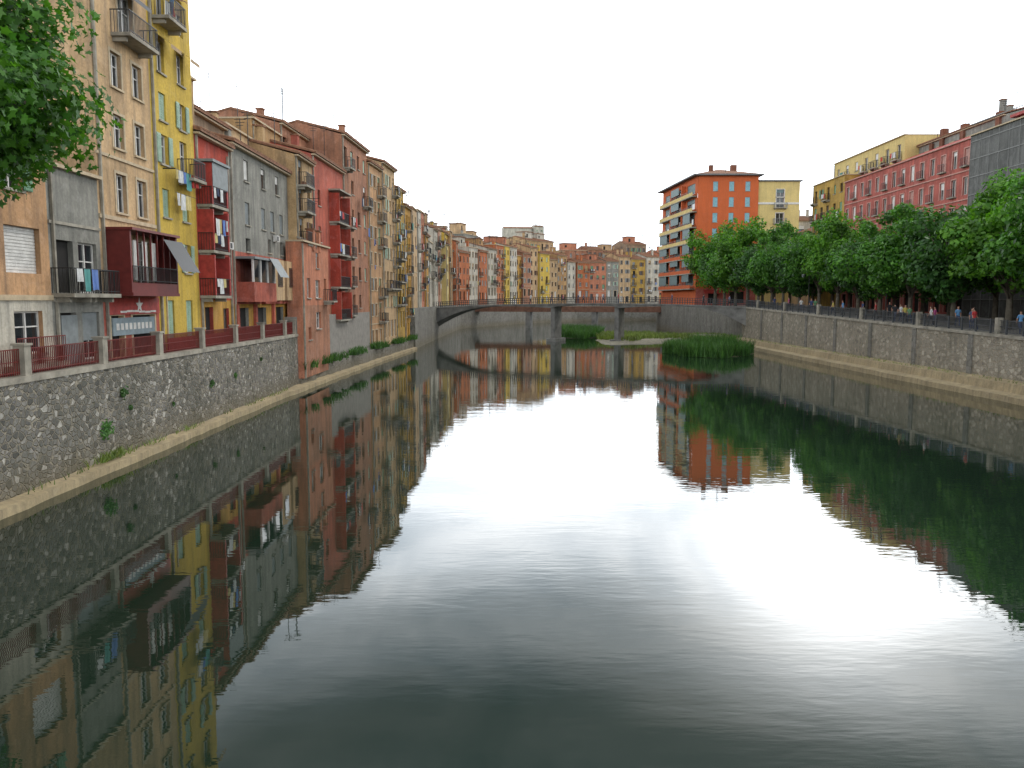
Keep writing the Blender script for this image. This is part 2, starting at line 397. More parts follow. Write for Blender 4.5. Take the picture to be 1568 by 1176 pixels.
def exC(B,fr,rg):
    B.box('gallery',REDIRON,fr,.35,.5,0,1.15,7.35,10.1); B.box('gallery',REDIRON,fr,5.3,5.45,0,1.15,7.35,10.1)
    B.box('gallery',REDIRON,fr,.35,5.45,0,1.2,7.2,7.349); B.box('gallery',REDIRON,fr,.3,5.5,0,1.3,10.101,10.22)
    B.box('gallery',REDIRON,fr,.5,5.3,1.05,1.14,7.35,7.8)
    for i in range(8):
        u=.5+i*4.8/7; B.box('gallery',REDIRON,fr,u-.03,u+.03,1.06,1.12,7.8,10.1)
    railing(B,fr,.5,5.3,1.16,7.8,.75,IRON,.12,'gallery_rail')
    for i in range(3): B.box('gallery_curtains',WHITE,fr,1.1+i*.9,1.6+i*.9,.9,.95,7.9,9.7)
    B.add('gallery_awning',IRON,[fr.p(3.4,1.35,9.9),fr.p(5.6,1.35,9.9),fr.p(5.9,2.1,8.4),fr.p(3.7,2.1,8.4)],[(0,1,2,3)])
    B.box('shop_fascia',REDM,fr,.3,5.5,.02,.12,6.35,7.1)
    B.box('shop_sign_panel',simple('sign_blue_grey',(.2,.25,.27),.6),fr,.6,4.9,.03,.1,5.4,6.2)
    for i in range(9): B.box('shop_sign_letters',WHITE,fr,.9+i*.42,.9+i*.42+.26,.1,.12,5.65,5.95)
    c=(3.2,6.76); vs=[fr.p(c[0],.15,c[1])]
    for i in range(10):
        an=math.pi/2+i*math.pi/5; r=.4 if i%2==0 else .16; vs.append(fr.p(c[0]+r*math.cos(an),.15,c[1]+r*math.sin(an)))
    B.add('star_emblem',WHITE,vs,[(0,1+i,1+(i+1)%10) for i in range(10)])
    for k in range(6): B.box('star_swoosh',WHITE,fr,1.3+k*.62,1.3+k*.62+.6,.13,.145,6.43+.03*math.sin(k*1.2),6.52+.03*math.sin(k*1.2))
    B.box('string_course',CREAMT,fr,0,fr.L,-.01,.07,10.6,10.78)
    B.box('string_course',CREAMT,fr,0,fr.L,-.01,.07,13.35,13.48)
building('cream_house',(X0,36.1),(X0,41.8),ST,26,M['cream'],
   W([2.2,4.3],11.0,1.0,1.75,'w')+W([2.2,4.3],13.9,1.0,1.5,'w')+W([2.2,4.3],16.6,1.0,1.55,'w')+
   [(3.4,19.0,1.5,2.1,'as',3.0)]+W([2.2,4.3],22.3,1.0,1.5,'w')+[(1.8,7.5,2.0,2.3,'ws'),(4.2,7.5,1.6,2.3,'ws'),(1.2,4.4,1.2,1.9,'ds'),(3.9,4.4,2.4,1.9,'ds')],
   bands=[(7.2,'shop_walls',M['pinkred']),(1e9,'walls',M['cream'])],D=9,seed=5,extra=exC,trim=CREAMT,frame=WHITE,blind=IRON)
def exD(B,fr,rg):
    cloths(B,fr,1.3,4.9,.62,13.76,random.Random(4),8); cloths(B,fr,1.6,4.2,.5,12.6,random.Random(9),3)
    cloths(B,fr,.9,2.4,.6,22.0,random.Random(5),3)
    for u in (1.2,4.9): B.box('laundry_line',IRON,fr,u-.02,u+.02,0,.65,13.74,13.8)
    B.box('door_surround',CREAMT,fr,.9,1.0,-.01,.05,4.4,7.3)
building('yellow_house',(X0,41.8),(X0,47.3),ST,25.5,M['yellow'],
   W([1.45,3.95],8.5,.85,1.55,'g')+W([1.45,3.95],11.3,.85,1.45,'G')+[(1.45,14.0,.95,1.5,'g'),(3.95,13.6,.95,2.0,'ws',1.8)]+
   W([1.45,3.95],16.2,.85,1.4,'G')[:1]+W([3.95],16.2,.85,1.4,'g')+W([1.45,3.95],18.6,.9,1.6,'a')+[(1.7,21.2,1.0,2.0,'ws',2.3),(4.1,21.2,.9,1.9,'ls')]+W([1.45,3.95],4.7,.9,2.3,'Gs'),
   D=9,seed=6,extra=exD,shut=PALEG,frame=WHITE,blind=WOODS)
def exE(B,fr,rg):
    for z in (7.3,9.9,12.5):
        B.box('enclosed_gallery',REDM,fr,.15,.3,0,.9,z,z+2.3); B.box('enclosed_gallery',REDM,fr,2.6,2.75,0,.9,z,z+2.3)
    B.box('enclosed_gallery_roof',GREYS,fr,0,2.9,-.02,1.05,14.85,15.0)
    B.box('grey_screen',GREYS,fr,.2,2.7,.92,.94,13.5,14.84)
    cloths(B,fr,.4,2.5,.95,11.7,random.Random(2),4)
    aircon(B,fr,4.8,10.2)
    B.box('rendered_pipe',CONC,fr,5.2,5.32,.02,.14,ST,16)
building('red_house',(X0,47.3),(X0,53),ST,16.5,M['red'],
   [(1.45,7.3,1.9,2.2,'ds',2.7),(1.45,9.9,1.9,2.2,'ds',2.7),(1.45,12.5,1.9,2.2,'ds',2.7),(4.1,8.3,.8,1.4,'w'),(4.1,10.9,.8,1.4,'G'),(4.1,13.7,.8,1.5,'w'),(4.3,5.0,1.0,1.5,'w'),(1.4,4.5,1.3,2.1,'ds')],
   bands=[(7.0,'lower_walls',M['ochre']),(1e9,'walls',M['red'])],D=9,seed=7,extra=exE,shut=BROWNS,frame=BROWNF)
def exF(B,fr,rg):
    mm=M['pinkred']
    B.box('projecting_bay',mm,fr,.6,5.6,.001,1.2,6.9,8.2)
    B.box('projecting_bay_roof',GREYS,fr,.5,5.7,.001,1.35,9.7,9.85)
    for u in (.7,2.3,3.9,5.5): B.box('bay_posts',WHITE,fr,u-.06,u+.06,1.05,1.17,8.2,9.7)
    B.quad('bay_glass',GLASS,fr.p(.7,1.08,8.2),fr.p(5.5,1.08,8.2),fr.p(5.5,1.08,9.7),fr.p(.7,1.08,9.7))
    B.add('awning',GREYS,[fr.p(3.6,1.36,9.9),fr.p(5.7,1.36,9.9),fr.p(5.8,2.1,8.6),fr.p(3.6,2.1,8.6)],[(0,1,2,3)])
    for u in (7.2,10.3):
        B.box('pale_bay',M['cream'],fr,u,u+2.4,.001,.7,7.0,10.0)
        B.box('pale_bay_window',BROWNF,fr,u+.6,u+1.8,.701,.74,8.0,9.5); B.box('pale_bay_glass',GLASS,fr,u+.7,u+1.7,.741,.75,8.1,9.4)
    B.box('string_course',M['pinkred'],fr,6,fr.L,-.01,.3,6.75,6.98)
    aircon(B,fr,9.5,11.4)
    for u in (.2,4.0,8.3,12.9): B.box('ground_piers',M['pinkred'],fr,u,u+.4,.01,.2,ST,6.74)
building('grey_and_red_house',(X0,53),(X0,66.6),ST,17,M['grey'],
   W([3.4,7.2,10.7],15.0,.95,1.4,'l')+W([3.4,7.0,9.2,11.6],12.1,.95,1.5,'G')+W([3.4],10.3,1.0,.9,'d')+W([2,6,10.5],4.5,2.0,2.0,'ds')+W([8.4,11.5],10.5,.7,1.0,'w'),
   bands=[(6.75,'lower_walls',M['ochre']),(10.2,'mid_walls',M['pinkred']),(1e9,'walls',M['grey'])],D=9,seed=8,extra=exF,shut=GREYS,frame=BROWNF,blind=WHITE)
auto('rooftop_house',(-20.5,46),(-20.5,54.2),ST,21.0,M['beige'],21,lod=0,roof='flat',ground=False,D=8)
auto('rooftop_house',(-21,54.5),(-21,61),ST,19.4,M['dusky'],22,lod=0,ground=False,D=9)
auto('rooftop_house',(-21,61),(-21,67.5),ST,19.8,M['cream'],23,lod=0,ground=False,D=9,roof='flat')
auto('rooftop_house',(-21,67.6),(-20.8,75),ST,21.6,M['tan'],24,lod=1,ground=False,D=9,density=.4,roof='flat',hut=False)
auto('rooftop_house',(-20.8,75),(-20.4,83),ST,22.8,M['brownpink'],25,lod=1,ground=False,D=9,density=.25,hut=False)
def exG(B,fr,rg):
    B.box('string_course',CONC,fr,0,fr.L,-.01,.08,12.0,12.15)
building('beige_balcony_house',(-17.35,66.6),(-17.3,72),1.5,18.6,M['beige'],
   [(1.6,z,1.1,2.1,'ls',2.6) for z in (11.6,14.2,16.3)]+W([4.2],12.2,.9,1.4,'g')+W([4.2],15.1,.9,1.4,'w'),D=9,seed=31,extra=exG,shut=BROWNS,frame=BROWNF)
def exH(B,fr,rg):
    B.box('coping',M['brick'],fr,-.05,fr.L+.05,-.3,.08,11.6,11.8)
building('salmon_annex',(-16.55,64.75),(-16.5,74),.8,11.6,M['salmon'],
   W([2.1],7.2,1.0,1.6,'w')+W([5.2],7.2,1.6,1.5,'w')+W([5.2],4.6,1.6,1.4,'w')+[(7.9,7.0,.9,1.9,'ds',1.5)]+W([2.2],3.8,.9,1.0,'d')+W([5.2],9.7,1.0,1.3,'l'),
   bands=[(6.6,'brick_base',M['brownpink']),(1e9,'walls',M['salmon'])],D=1.2,seed=32,extra=exH,roof='flat',frame=WHITE)
def exR(B,fr,rg):
    for z in (5.2,8.3,11.4,14.4):
        B.box('gallery_side',M['red'],fr,5.6,5.75,0,.95,z,z+2.6); B.box('gallery_side',M['red'],fr,9.9,10.05,0,.95,z,z+2.6)
    B.box('gallery_roof',CONC,fr,5.4,10.2,0,1.1,17.2,17.35)
building('dark_red_house',(-17.3,72),(-16.9,83),1.2,19.6,M['pinkred'],
   [(7.8,z,3.2,2.1,'ds',4.4) for z in (5.2,8.3,11.4,14.4)]+W([2.2],12.2,.9,1.4,'G')+W([2.2],15.4,.9,1.4,'w')+W([3.6],9.0,.9,1.3,'l'),
   bands=[(7.0,'lower_walls',M['brownpink']),(1e9,'walls',M['pinkred'])],D=9,seed=33,extra=exR,shut=BROWNS,frame=BROWNF)
auto('river_house',(-16.9,83),(-16.3,93.5),1.2,23.4,M['brownpink'],41,lod=1,D=9,cw=3.0,density=.88,hut=False)
auto('river_house',(-16.2,93.5),(-15.7,99.5),1.2,22.4,M['peach'],42,lod=1,D=9,bal=1.2,cw=2.2)
auto('river_house',(-15.6,99.5),(-15.1,107),1.2,23.4,M['cream'],43,lod=1,D=9,bal=1.0,cw=2.1,hut=False)
auto('river_house',(-15.1,107),(-14.7,112.5),1.2,21.4,M['mustard'],44,lod=1,D=9,cw=2.2,bal=.8)
auto('river_house',(-14.7,112.5),(-14.5,118),1.2,19.8,M['ochre'],45,lod=1,D=9,cw=2.2)

# ------------------------------------------------------------------ FAR ROW
def row(poly,widths,z0,zlo,zhi,cols,seed,name='riverside_house',lod=2,D=11,jit=.5,bal=.6):
    rg=random.Random(seed); k=0
    for (a,b) in zip(poly[:-1],poly[1:]):
        A=Vector(a); Bv=Vector(b); Lt=(Bv-A).length; s=0; d=(Bv-A)/Lt; n=Vector((d.y,-d.x))
        while s<Lt-.5:
            w=rg.uniform(*widths)
            if Lt-s-w<widths[0]*.7: w=Lt-s
            off=n*rg.uniform(-jit,jit)
            p=A+d*s+off; q=A+d*(s+w)+off
            f=(p.y-118)/180
            auto(name,tuple(p),tuple(q),z0,rg.uniform(zlo,zhi)+max(0,f)*3.5,M[cols[k%len(cols)]] if rg.random()<.6 else M[rg.choice(cols)],seed*100+k,lod=lod,D=D,roof='tile' if rg.random()<.75 else 'flat',bal=bal,cw=rg.uniform(2.1,2.8),fh=rg.uniform(2.8,3.15))
            s+=w;k+=1
pal=['cream','terracotta','white','salmon','mustard','white','ochre','brownpink','cream','yellow','beige','tan','white','terracotta','lemon','grey']
row([(-14.6,118.2),(-14.4,150),(-13.2,202),(3,252),(22,281),(62,300)],(4.2,7.5),5.6,16.6,21.2,pal,5)
row([(-26,150),(-25,208),(-6,262),(18,296),(70,318)],(6,11),6,20.5,24.2,['tan','dusky','beige','cream','grey','brownpink','salmon'],6,name='back_street_house',D=10,bal=.1,jit=1.5)

# ------------------------------------------------------------------ RIGHT SIDE BUILDINGS
def zp(Y): return min(6.0,max(3.9,4.4+(Y-57)*.0225))
def orange():
    B=Obj('orange_apartment_block',(44,180,6))
    rg=random.Random(3)
    fr=Frame((38,170),(50.4,170)); z0,z1=5.8,32.3
    om=M['orange']; fl=[z0+.6+i*3.15 for i in range(8)]
    wins=[(u,z+.8,1.0,1.9,'G') for z in fl[1:] for u in (3.6,6.9,10.2)]+[(3.6,fl[0],2,2.4,'ds'),(8.5,fl[0],3,2.4,'ds')]
    facade(B,fr,0,fr.L,z0,z1,[w[:4] for w in wins],[(fl[1]-.1,'ground_walls',M['pink']),(1e9,'orange_walls',om)])
    for w in wins: window(B,fr,*w[:5],rg,lod=1,shut=BLUES,frame=WHITE)
    B.add('shop_awning',REDM,[fr.p(1.5,.02,9.2),fr.p(6,.02,9.2),fr.p(6,1.5,8.4),fr.p(1.5,1.5,8.4)],[(0,3,2,1)])
    f2=Frame((35.8,197),(37.97,170)); L=f2.L
    w2=[(u,z+.5,5.6,2.1,'ls') for z in fl[1:] for u in (5.2,14.2,22.5)]
    facade(B,f2,0,L,z0,z1,[w[:4] for w in w2],[(1e9,'river_walls',om)])
    PB=simple('petrol_blind',(.13,.19,.19),.6)
    for w in w2: window(B,f2,*w[:5],rg,lod=1,frame=GREYS,blind=PB)
    for i,z in enumerate(fl[1:]):
        mm=M['lemon'] if i>=3 else M['orange']
        B.box('balcony_fronts_%s'%('cream' if i>=3 else 'orange'),mm,f2,1,L-.6,.9,1.05,z-.1,z+.6)
        B.box('balcony_floors',CONC,f2,.8,L-.4,0,1.1,z-.3,z-.101)
        B.box('balcony_piers',M['orange'],f2,9.4,9.9,.02,.88,z+.0,z+2.84); B.box('balcony_piers',M['orange'],f2,18.2,18.7,.02,.88,z,z+2.84)
        for (a,b) in ((1.3,7.5),(10.4,16.5),(20,25)):
            if rg.random()<.8: B.box('canvas_blinds',PB,f2,a,b,.93,.96,z+rg.choice([.8,1.3,1.7]),z+2.84)
        railing(B,f2,1,L-.6,.98,z+.6,.4,GREYS,1.2,'balcony_rail',.05)
    f3=Frame((50.4,170.4),(59,170.4)); zt=31.2
    w3=[(4.6,z+.6,1.6,2.1,'ws',2.6) for z in fl[1:7]]+[(4.6,28.0,1.6,1.6,'l')]
    facade(B,f3,0,f3.L,z0,zt,[w[:4] for w in w3],[(1e9,'yellow_walls',M['lemon'])])
    for w in w3:
        window(B,f3,*w[:5],rg,lod=1,frame=GREYS,trim=WHITE)
        if len(w)>5: balcony(B,f3,w[0],w[1],w[5],.8,sp=.3,th=.05)
    B.box('white_band',WHITE,f3,.02,f3.L,.0,.12,26.6,27.0)
    B.quad('side_walls',M['lemon'],(59,170.4,z0),(59,197,z0),(59,197,zt),(59,170.4,zt))
    B.quad('back_walls',M['orange'],(59,197,z0),(35.8,197,z0),(35.8,197,zt),(59,197,zt))
    B.hexa('roof_slab',GREYR,[(37.0,169,z1),(51.2,169,z1),(51.2,198,z1),(34.6,198,z1),(37.0,169,z1+.3),(51.2,169,z1+.3),(51.2,198,z1+.3),(34.6,198,z1+.3)])
    B.add('hipped_roof',TILE,[(37.3,169.3,z1+.305),(51,169.3,z1+.305),(51,197.7,z1+.305),(35,197.7,z1+.305),(43.5,177,z1+2.3),(44.5,177,z1+2.3),(44.5,190,z1+2.3),(42,190,z1+2.3)],[(0,1,5,4),(1,2,6,5),(2,3,7,6),(3,0,4,7),(4,5,6,7)])
    B.abox('roof_terrace',GREYR,50.3,59.4,170.0,197.2,zt,zt+.3)
    B.abox('chimney',M['brick'],46,47.2,175,176.2,z1+.3,z1+3.0); B.abox('chimney',M['brick'],41.2,42,174,175,z1+.3,z1+2.8)
    antenna(B,44,172,z1+.3,3.5,.08)
    B.finish()
orange()
auto('apartment_house',(60,190),(72,188),5.8,25,M['white'],61,lod=2)
auto('apartment_house',(72,186),(84,184),5.8,27,M['beige'],62,lod=2)
auto('apartment_house',(56,165),(60,152),5.8,20,M['cream'],63,lod=2,D=14,hut=False)
auto('beige_apartment_house',(52,143.5),(52,130),zp(130),26.5,M['mustard'],64,lod=1,roof='flat',cw=2.6,bal=1.5,hut=False)
auto('stepped_penthouse_house',(54.5,141),(54.5,116),10,29.8,M['lemon'],65,lod=1,roof='flat',D=12,cw=3.4,bal=.9,hut=False)
auto('stepped_penthouse_house',(56.5,122),(56.5,96),10,28.2,M['grey'],66,lod=1,roof='tile',D=12,cw=3.2,bal=.4,hut=False)
def pink():
    P0,P1=(52,129.9),(52,94.2); fr=Frame(P0,P1); z0=zp(100); z1=25.2; L=fr.L
    rg=random.Random(9); B=Obj('long_pink_apartment_house',(52,112,z0)); PT=simple('pale_pink_trim',(.5,.27,.22),.8)
    n=14; wins=[]
    fl=[z0+.2+i*3.25 for i in range(6)]
    for j,z in enumerate(fl):
        for i in range(n):
            u=(i+.5)*L/n
            if j==0: wins.append((u,z,1.5,2.4,'ds'))
            else: wins.append((u,z+.5,1.0,2.0,rg.choice(['ws','ls','Gs','ws'])))
    facade(B,fr,0,L,z0,z1,[w[:4] for w in wins],[(1e9,'pink_walls',M['pink'])])
    for w in wins: window(B,fr,*w[:5],rg,lod=1,frame=WHITE,shut=simple('pinkish_shutter',(.42,.22,.18),.6),blind=WHITE,trim=PT)
    for j in range(1,6):
        B.box('string_course',PT,fr,0,L,-.01,.1,fl[j]-.12,fl[j]+.02)
        for i in range(n):
            if (i+j)%2==0:
                railing(B,fr,(i+.5)*L/n-.7,(i+.5)*L/n+.7,.35,fl[j]+.5,.95,IRON,.25,th=.035)
                B.box('balcony_slab',CONC,fr,(i+.5)*L/n-.75,(i+.5)*L/n+.75,0,.4,fl[j]+.36,fl[j]+.5)
    shell(B,fr,L,14,z0,z1,M['pinkred'],'flat',roofm=TILE,eave=PT)
    B.hexa('sloping_roof',REDM,[fr.p(0,-.4,z1+.2),fr.p(L,-.4,z1+.2),fr.p(L,-4,z1+1.6),fr.p(0,-4,z1+1.6),fr.p(0,-.4,z1+.35),fr.p(L,-.4,z1+.35),fr.p(L,-4,z1+1.8),fr.p(0,-4,z1+1.8)])
    for i in range(8):
        u=rg.uniform(.05,.95)*L; q=fr.p(u,-4.6,0); B.abox('chimney',M['brick'],q[0]-.4,q[0]+.4,q[1]-.4,q[1]+.4,z1,z1+rg.uniform(2.6,4.2))
        antenna(B,q[0]+1,q[1]+1,z1,rg.uniform(4,6),.06)
    B.finish()
pink()
def panel():
    fr=Frame((51.6,94),(51.6,76)); z0=zp(90); z1=25.3; L=fr.L; B=Obj('grey_panel_building',(52,85,z0)); rg=random.Random(4)
    facade(B,fr,0,L,z0,z1,[],[(1e9,'panel_walls',M['concrete'])])
    lt=simple('panel_joint',(.23,.23,.22),.8)
    for i in range(0,11): B.box('panel_joints',lt,fr,i*L/10-.025,i*L/10+.025,0,.05,z0,z1)
    for j in range(1,12): B.box('panel_joints',lt,fr,0,L,.002,.053,z0+j*1.95-.05,z0+j*1.95+.05)
    shell(B,fr,L,14,z0,z1,M['concrete'],'flat')
    f2=Frame((55.5,92),(55.5,74)); B.box('upper_storey',M['pink'],f2,0,18,-10,0,24.8,27.0); B.box('upper_storey_roof',REDM,f2,-.5,18.5,-10.4,.6,27.0,27.3)
    for i in range(5): B.abox('chimney',M['brick'],57,57.9,76+i*3.3,76.8+i*3.3,27.3,28.6+rg.random()*1.2)
    antenna(B,56,80,27.3,2.6); antenna(B,56,88,27.3,3)
    B.finish()
panel()
auto('apartment_house',(52,76),(52,62),zp(70),25,M['cream'],68,lod=1,roof='flat')
auto('apartment_house',(52,62),(52,46),zp(60),24,M['salmon'],69,lod=1)

# ------------------------------------------------------------------ LAND, WALLS, WATER
def smesh(name,verts,faces,mat,smooth=False):
    me=bpy.data.meshes.new(name); me.from_pydata(verts,[],faces); me.materials.append(mat); me.update()
    if smooth: me.shade_smooth()
    ob=bpy.data.objects.new(name,me); COL.objects.link(ob); return ob
def prism(name,poly,z0,z1,mat,sidemat=None):
    n=len(poly); vs=[(x,y,z0) for x,y in poly]+[(x,y,z1) for x,y in poly]
    fs=[tuple(range(n,2*n))]+[(i,(i+1)%n,n+(i+1)%n,n+i) for i in range(n)]
    ob=smesh(name,vs,fs,mat)
    if sidemat:
        ob.data.materials.append(sidemat)
        for p in ob.data.polygons[1:]: p.material_index=1
    return ob
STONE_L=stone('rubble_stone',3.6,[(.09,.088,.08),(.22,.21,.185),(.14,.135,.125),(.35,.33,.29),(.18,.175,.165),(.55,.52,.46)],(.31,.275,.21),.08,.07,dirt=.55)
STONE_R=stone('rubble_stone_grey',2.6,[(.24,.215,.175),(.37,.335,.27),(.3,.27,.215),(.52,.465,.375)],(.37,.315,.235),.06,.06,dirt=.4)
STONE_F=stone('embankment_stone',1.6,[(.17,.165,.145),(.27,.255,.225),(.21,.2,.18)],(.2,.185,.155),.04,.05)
LEDGE=plaster('ledge_stone',(.44,.35,.21),.6)
ASPH=simple('asphalt',(.06,.06,.058),.9,scale=8)
PAVE=simple('paving',(.26,.24,.21),.9,scale=2)
EARTH=simple('earth_and_grass',(.07,.08,.035),.95,scale=.6,var=.5)
smesh('ground',[(-4000,-4000,-1.6),(4000,-4000,-1.6),(4000,4000,-1.6),(-4000,4000,-1.6)],[(0,1,2,3)],EARTH)
def watermat():
    m,nt,N,L,bs=newmat('river_water')
    bs.inputs['Base Color'].default_value=(.010,.020,.012,1); bs.inputs['Roughness'].default_value=.012
    bs.inputs['IOR'].default_value=1.62
    pos=N.new('ShaderNodeNewGeometry').outputs['Position']
    a=noise(nt,mapping(nt,pos,(.35,1.0,1)),.9,3,.5,.3)
    b=noise(nt,mapping(nt,pos,(.6,2.2,1)),2.4,2,.5)
    patch=noise(nt,pos,.035,3,.5)
    h=mix(nt,'ADD',.3,a.outputs[0],b.outputs[0])
    h2=mix(nt,'MULTIPLY',1,h,ramp(nt,patch.outputs[0],[(.4,.3),(.65,1)]).outputs[0])
    bump(nt,h2,.0075,bs,1)
    return m
smesh('water',[(-60,-120,0),(120,-120,0),(120,330,0),(-60,330,0)],[(0,1,2,3)],watermat())
prism('street',[(-17.5,-80),(-17.5,64.7),(-60,64.7),(-400,64.7),(-400,-80)],-1.4,4.32,ASPH)
B=Obj('stone_embankment_wall',(-17.2,20,0))
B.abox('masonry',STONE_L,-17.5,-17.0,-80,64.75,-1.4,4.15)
B.abox('coping',CONC,-17.55,-16.93,-80,64.8,4.151,4.36)
B.finish()
def bankstrip(name,line,w0,w1,z0,z1,mat,drop=0,seg=3,jag=0,seed=1):
    rg=random.Random(seed); pts=[]
    for a,b in zip(line[:-1],line[1:]):
        n=max(1,int((Vector(b)-Vector(a)).length/seg))
        for i in range(n): pts.append(Vector(a).lerp(Vector(b),i/n))
    pts.append(Vector(line[-1])); vs=[];fs=[]
    for i,p in enumerate(pts):
        d=(pts[min(i+1,len(pts)-1)]-pts[max(i-1,0)]).normalized(); n=Vector((-d.y,d.x))
        j=rg.uniform(-jag,jag); jz=rg.uniform(-jag,jag)*.4
        A=p+n*(w0+j); C=p+n*w1
        vs+=[(A.x,A.y,z0),(A.x+n.x*.05,A.y+n.y*.05,z1-drop+jz),(C.x,C.y,z1+jz),(C.x,C.y,z0)]
    for i in range(len(pts)-1):
        a=4*i;b=a+4
        fs+=[(a,a+1,b+1,b)[::-1],(a+1,a+2,b+2,b+1)[::-1],(a+2,a+3,b+3,b+2)[::-1]]
    fs+=[(0,1,2,3),(4*len(pts)-4,4*len(pts)-1,4*len(pts)-2,4*len(pts)-3)]
    return smesh(name,vs,fs,mat)
bank=[(-16.3,-80),(-16.3,57),(-15.3,85),(-13.6,117)]
bankstrip('footing_ledge',bank,0,1.6,-1.2,.42,LEDGE,.12,1.2,.07)
bankstrip('river_bank_terrace',[(-16.3,64.8),(-15.8,75),(-15.1,88),(-13.9,112),(-13.4,118)],.55,6,-1.2,1.75,STONE_F,.3,1.0,.16,3)
bankstrip('far_embankment_wall',[(-13.9,117.5),(-13.7,150),(-12.7,203),(4,249),(22,276),(62,293)],0,2.2,-1.2,5.9,STONE_F,0,4)
prism('old_town_ground',[(-17,64.7),(-15.6,118),(-15.4,150),(-14.4,203),(2,251),(21,279),(62,297),(400,330),(400,3000),(-2500,3000),(-2500,64.7)],-1.3,5.7,PAVE)
def rstrip(x0,x1,dz0,dz1,y0=-80,y1=128,abs0=None):
    vs=[];fs=[];n=42
    for i in range(n+1):
        y=y0+(y1-y0)*i/n; z=zp(y); zz0=abs0 if abs0 is not None else z+dz0
        vs+=[(x0,y,zz0),(x1,y,zz0),(x1,y,z+dz1),(x0,y,z+dz1)]
    for i in range(n):
        a=4*i;b=a+4
        for k in range(4):
            k2=(k+1)%4; fs.append((a+k,a+k2,b+k2,b+k))
    fs+=[(0,3,2,1),(4*n,4*n+1,4*n+2,4*n+3)]
    return vs,fs
B=Obj('right_embankment_wall',(36,60,0))
v,f=rstrip(36,36.6,0,-.2,abs0=-1.3); B.add('masonry',STONE_R,v,f)
v,f=rstrip(35.9,36.7,-.199,.02); B.add('coping',CONC,v,f)
for y in range(-8,126,9): B.abox('pilasters',STONE_F,35.88,35.999,y-.3,y+.3,1.0,zp(y)-.21)
B.finish()
v,f=rstrip(36.6,420,0,-.02,abs0=-1.3); smesh('promenade',v,f,PAVE)
prism('right_bank_ground',[(36,128),(420,128),(420,290),(62,290),(46,250),(36.2,205)],-1.3,5.96,PAVE,STONE_F)
vs=[];fs=[];ys=[-80+i*1.1 for i in range(190)]; rg=random.Random(5)
for y in ys:
    j=rg.uniform(-.08,.08); vs+=[(34+j,y,-1.2),(34.1+j,y,.42+j*.3),(35.0,y,.55),(35.1,y,1.15),(36.02,y,1.3)]
for i in range(len(ys)-1):
    a=5*i;b=a+5
    for k in range(4): fs.append((a+k,b+k,b+k+1,a+k+1))
smesh('footing_ledge',vs,fs,LEDGE)
# railings
fl=Frame((-17.25,-10),(-17.25,64.7))
B=Obj('red_iron_railing',(-17.25,30,4.36))
y=28.7-5.5*8; posts=[]
while y<64.4: posts.append(y); y+=5.5
posts.append(64.45)
for p in posts:
    if p<-9: continue
    B.box('stone_posts',CONC,fl,p+10-.2,p+10+.2,-.2,.2,4.36,5.42); B.box('post_caps',CONC,fl,p+10-.25,p+10+.25,-.25,.25,5.42,5.5)
for a,b in zip(posts[:-1],posts[1:]):
    if a<5: continue
    railing(B,fl,a+10.2,b+9.8,0,4.4,.92,REDIRON,.12,'iron_bars',.028)
    B.box('iron_bars',REDIRON,fl,a+10.2,b+9.8,-.015,.015,4.85,4.88)
B.finish()
B=Obj('red_hoarding',(-17.7,50,4.4)); f=Frame((-17.7,33),(-17.7,64)); B.box('panel',REDM,f,9,31,-.03,.03,4.4,5.05); B.finish(True)
B=Obj('promenade_railing',(36.3,80,5))
y=20
while y<127:
    z=zp(y)
    B.abox('posts',GIRON,36.24,36.36,y-.06,y+.06,z,z+1.1)
    if int(y)%12==0: B.abox('stone_posts',CONC,36.1,36.5,y+.8,y+1.2,z,z+1.25)
    if y<125:
        z2=zp(y+2)
        for h in (.15,.55,1.0): B.hexa('rails',GIRON,[(36.27,y,z+h),(36.33,y,z+h),(36.33,y+2,z2+h),(36.27,y+2,z2+h),(36.27,y,z+h+.05),(36.33,y,z+h+.05),(36.33,y+2,z2+h+.05),(36.27,y+2,z2+h+.05)])
        for i in range(1,12):
            yy=y+i/6; B.abox('bars',GIRON,36.285,36.315,yy-.015,yy+.015,z+.15,z+1.0)
    y+=2
B.finish()

# ------------------------------------------------------------------ BRIDGE
BA=Vector((-14.5,152)); BB=Vector((38,127)); BL=(BB-BA).length
bf=Frame(BA,BB); s1,s2=21.5/51*BL*1.0,31.5/51*BL
def ztop(s): t=s/BL; return 5.5+.75*(1-(2*t-1)**2)+.35*t
def zbot(s):
    for a,b,da,db in ((0,s1,3.2,.5),(s1,s2,.3,.3),(s2,BL,.5,3.4)):
        if a<=s<=b+1e-6:
            t=2*(s-a)/(b-a)-1; dp=da if t<0 else db; return ztop(s)-.2-dp*(abs(t)**2.0)
B=Obj('footbridge',(12,139,0)); n=72; wd=1.8
BRC=simple('bridge_concrete',(.21,.205,.19),.85,var=.5,scale=.8)
vs=[];fs=[]
for i in range(n+1):
    s=BL*i/n
    for w,z in ((wd,zbot(s)),(wd,ztop(s)),(-wd,ztop(s)),(-wd,zbot(s))): vs.append(bf.p(s,w,z))
for i in range(n):
    a=4*i;b=a+4
    for k in range(4):
        k2=(k+1)%4; fs.append((a+k,a+k2,b+k2,b+k)[::-1])
B.add('arched_deck',BRC,vs,fs)
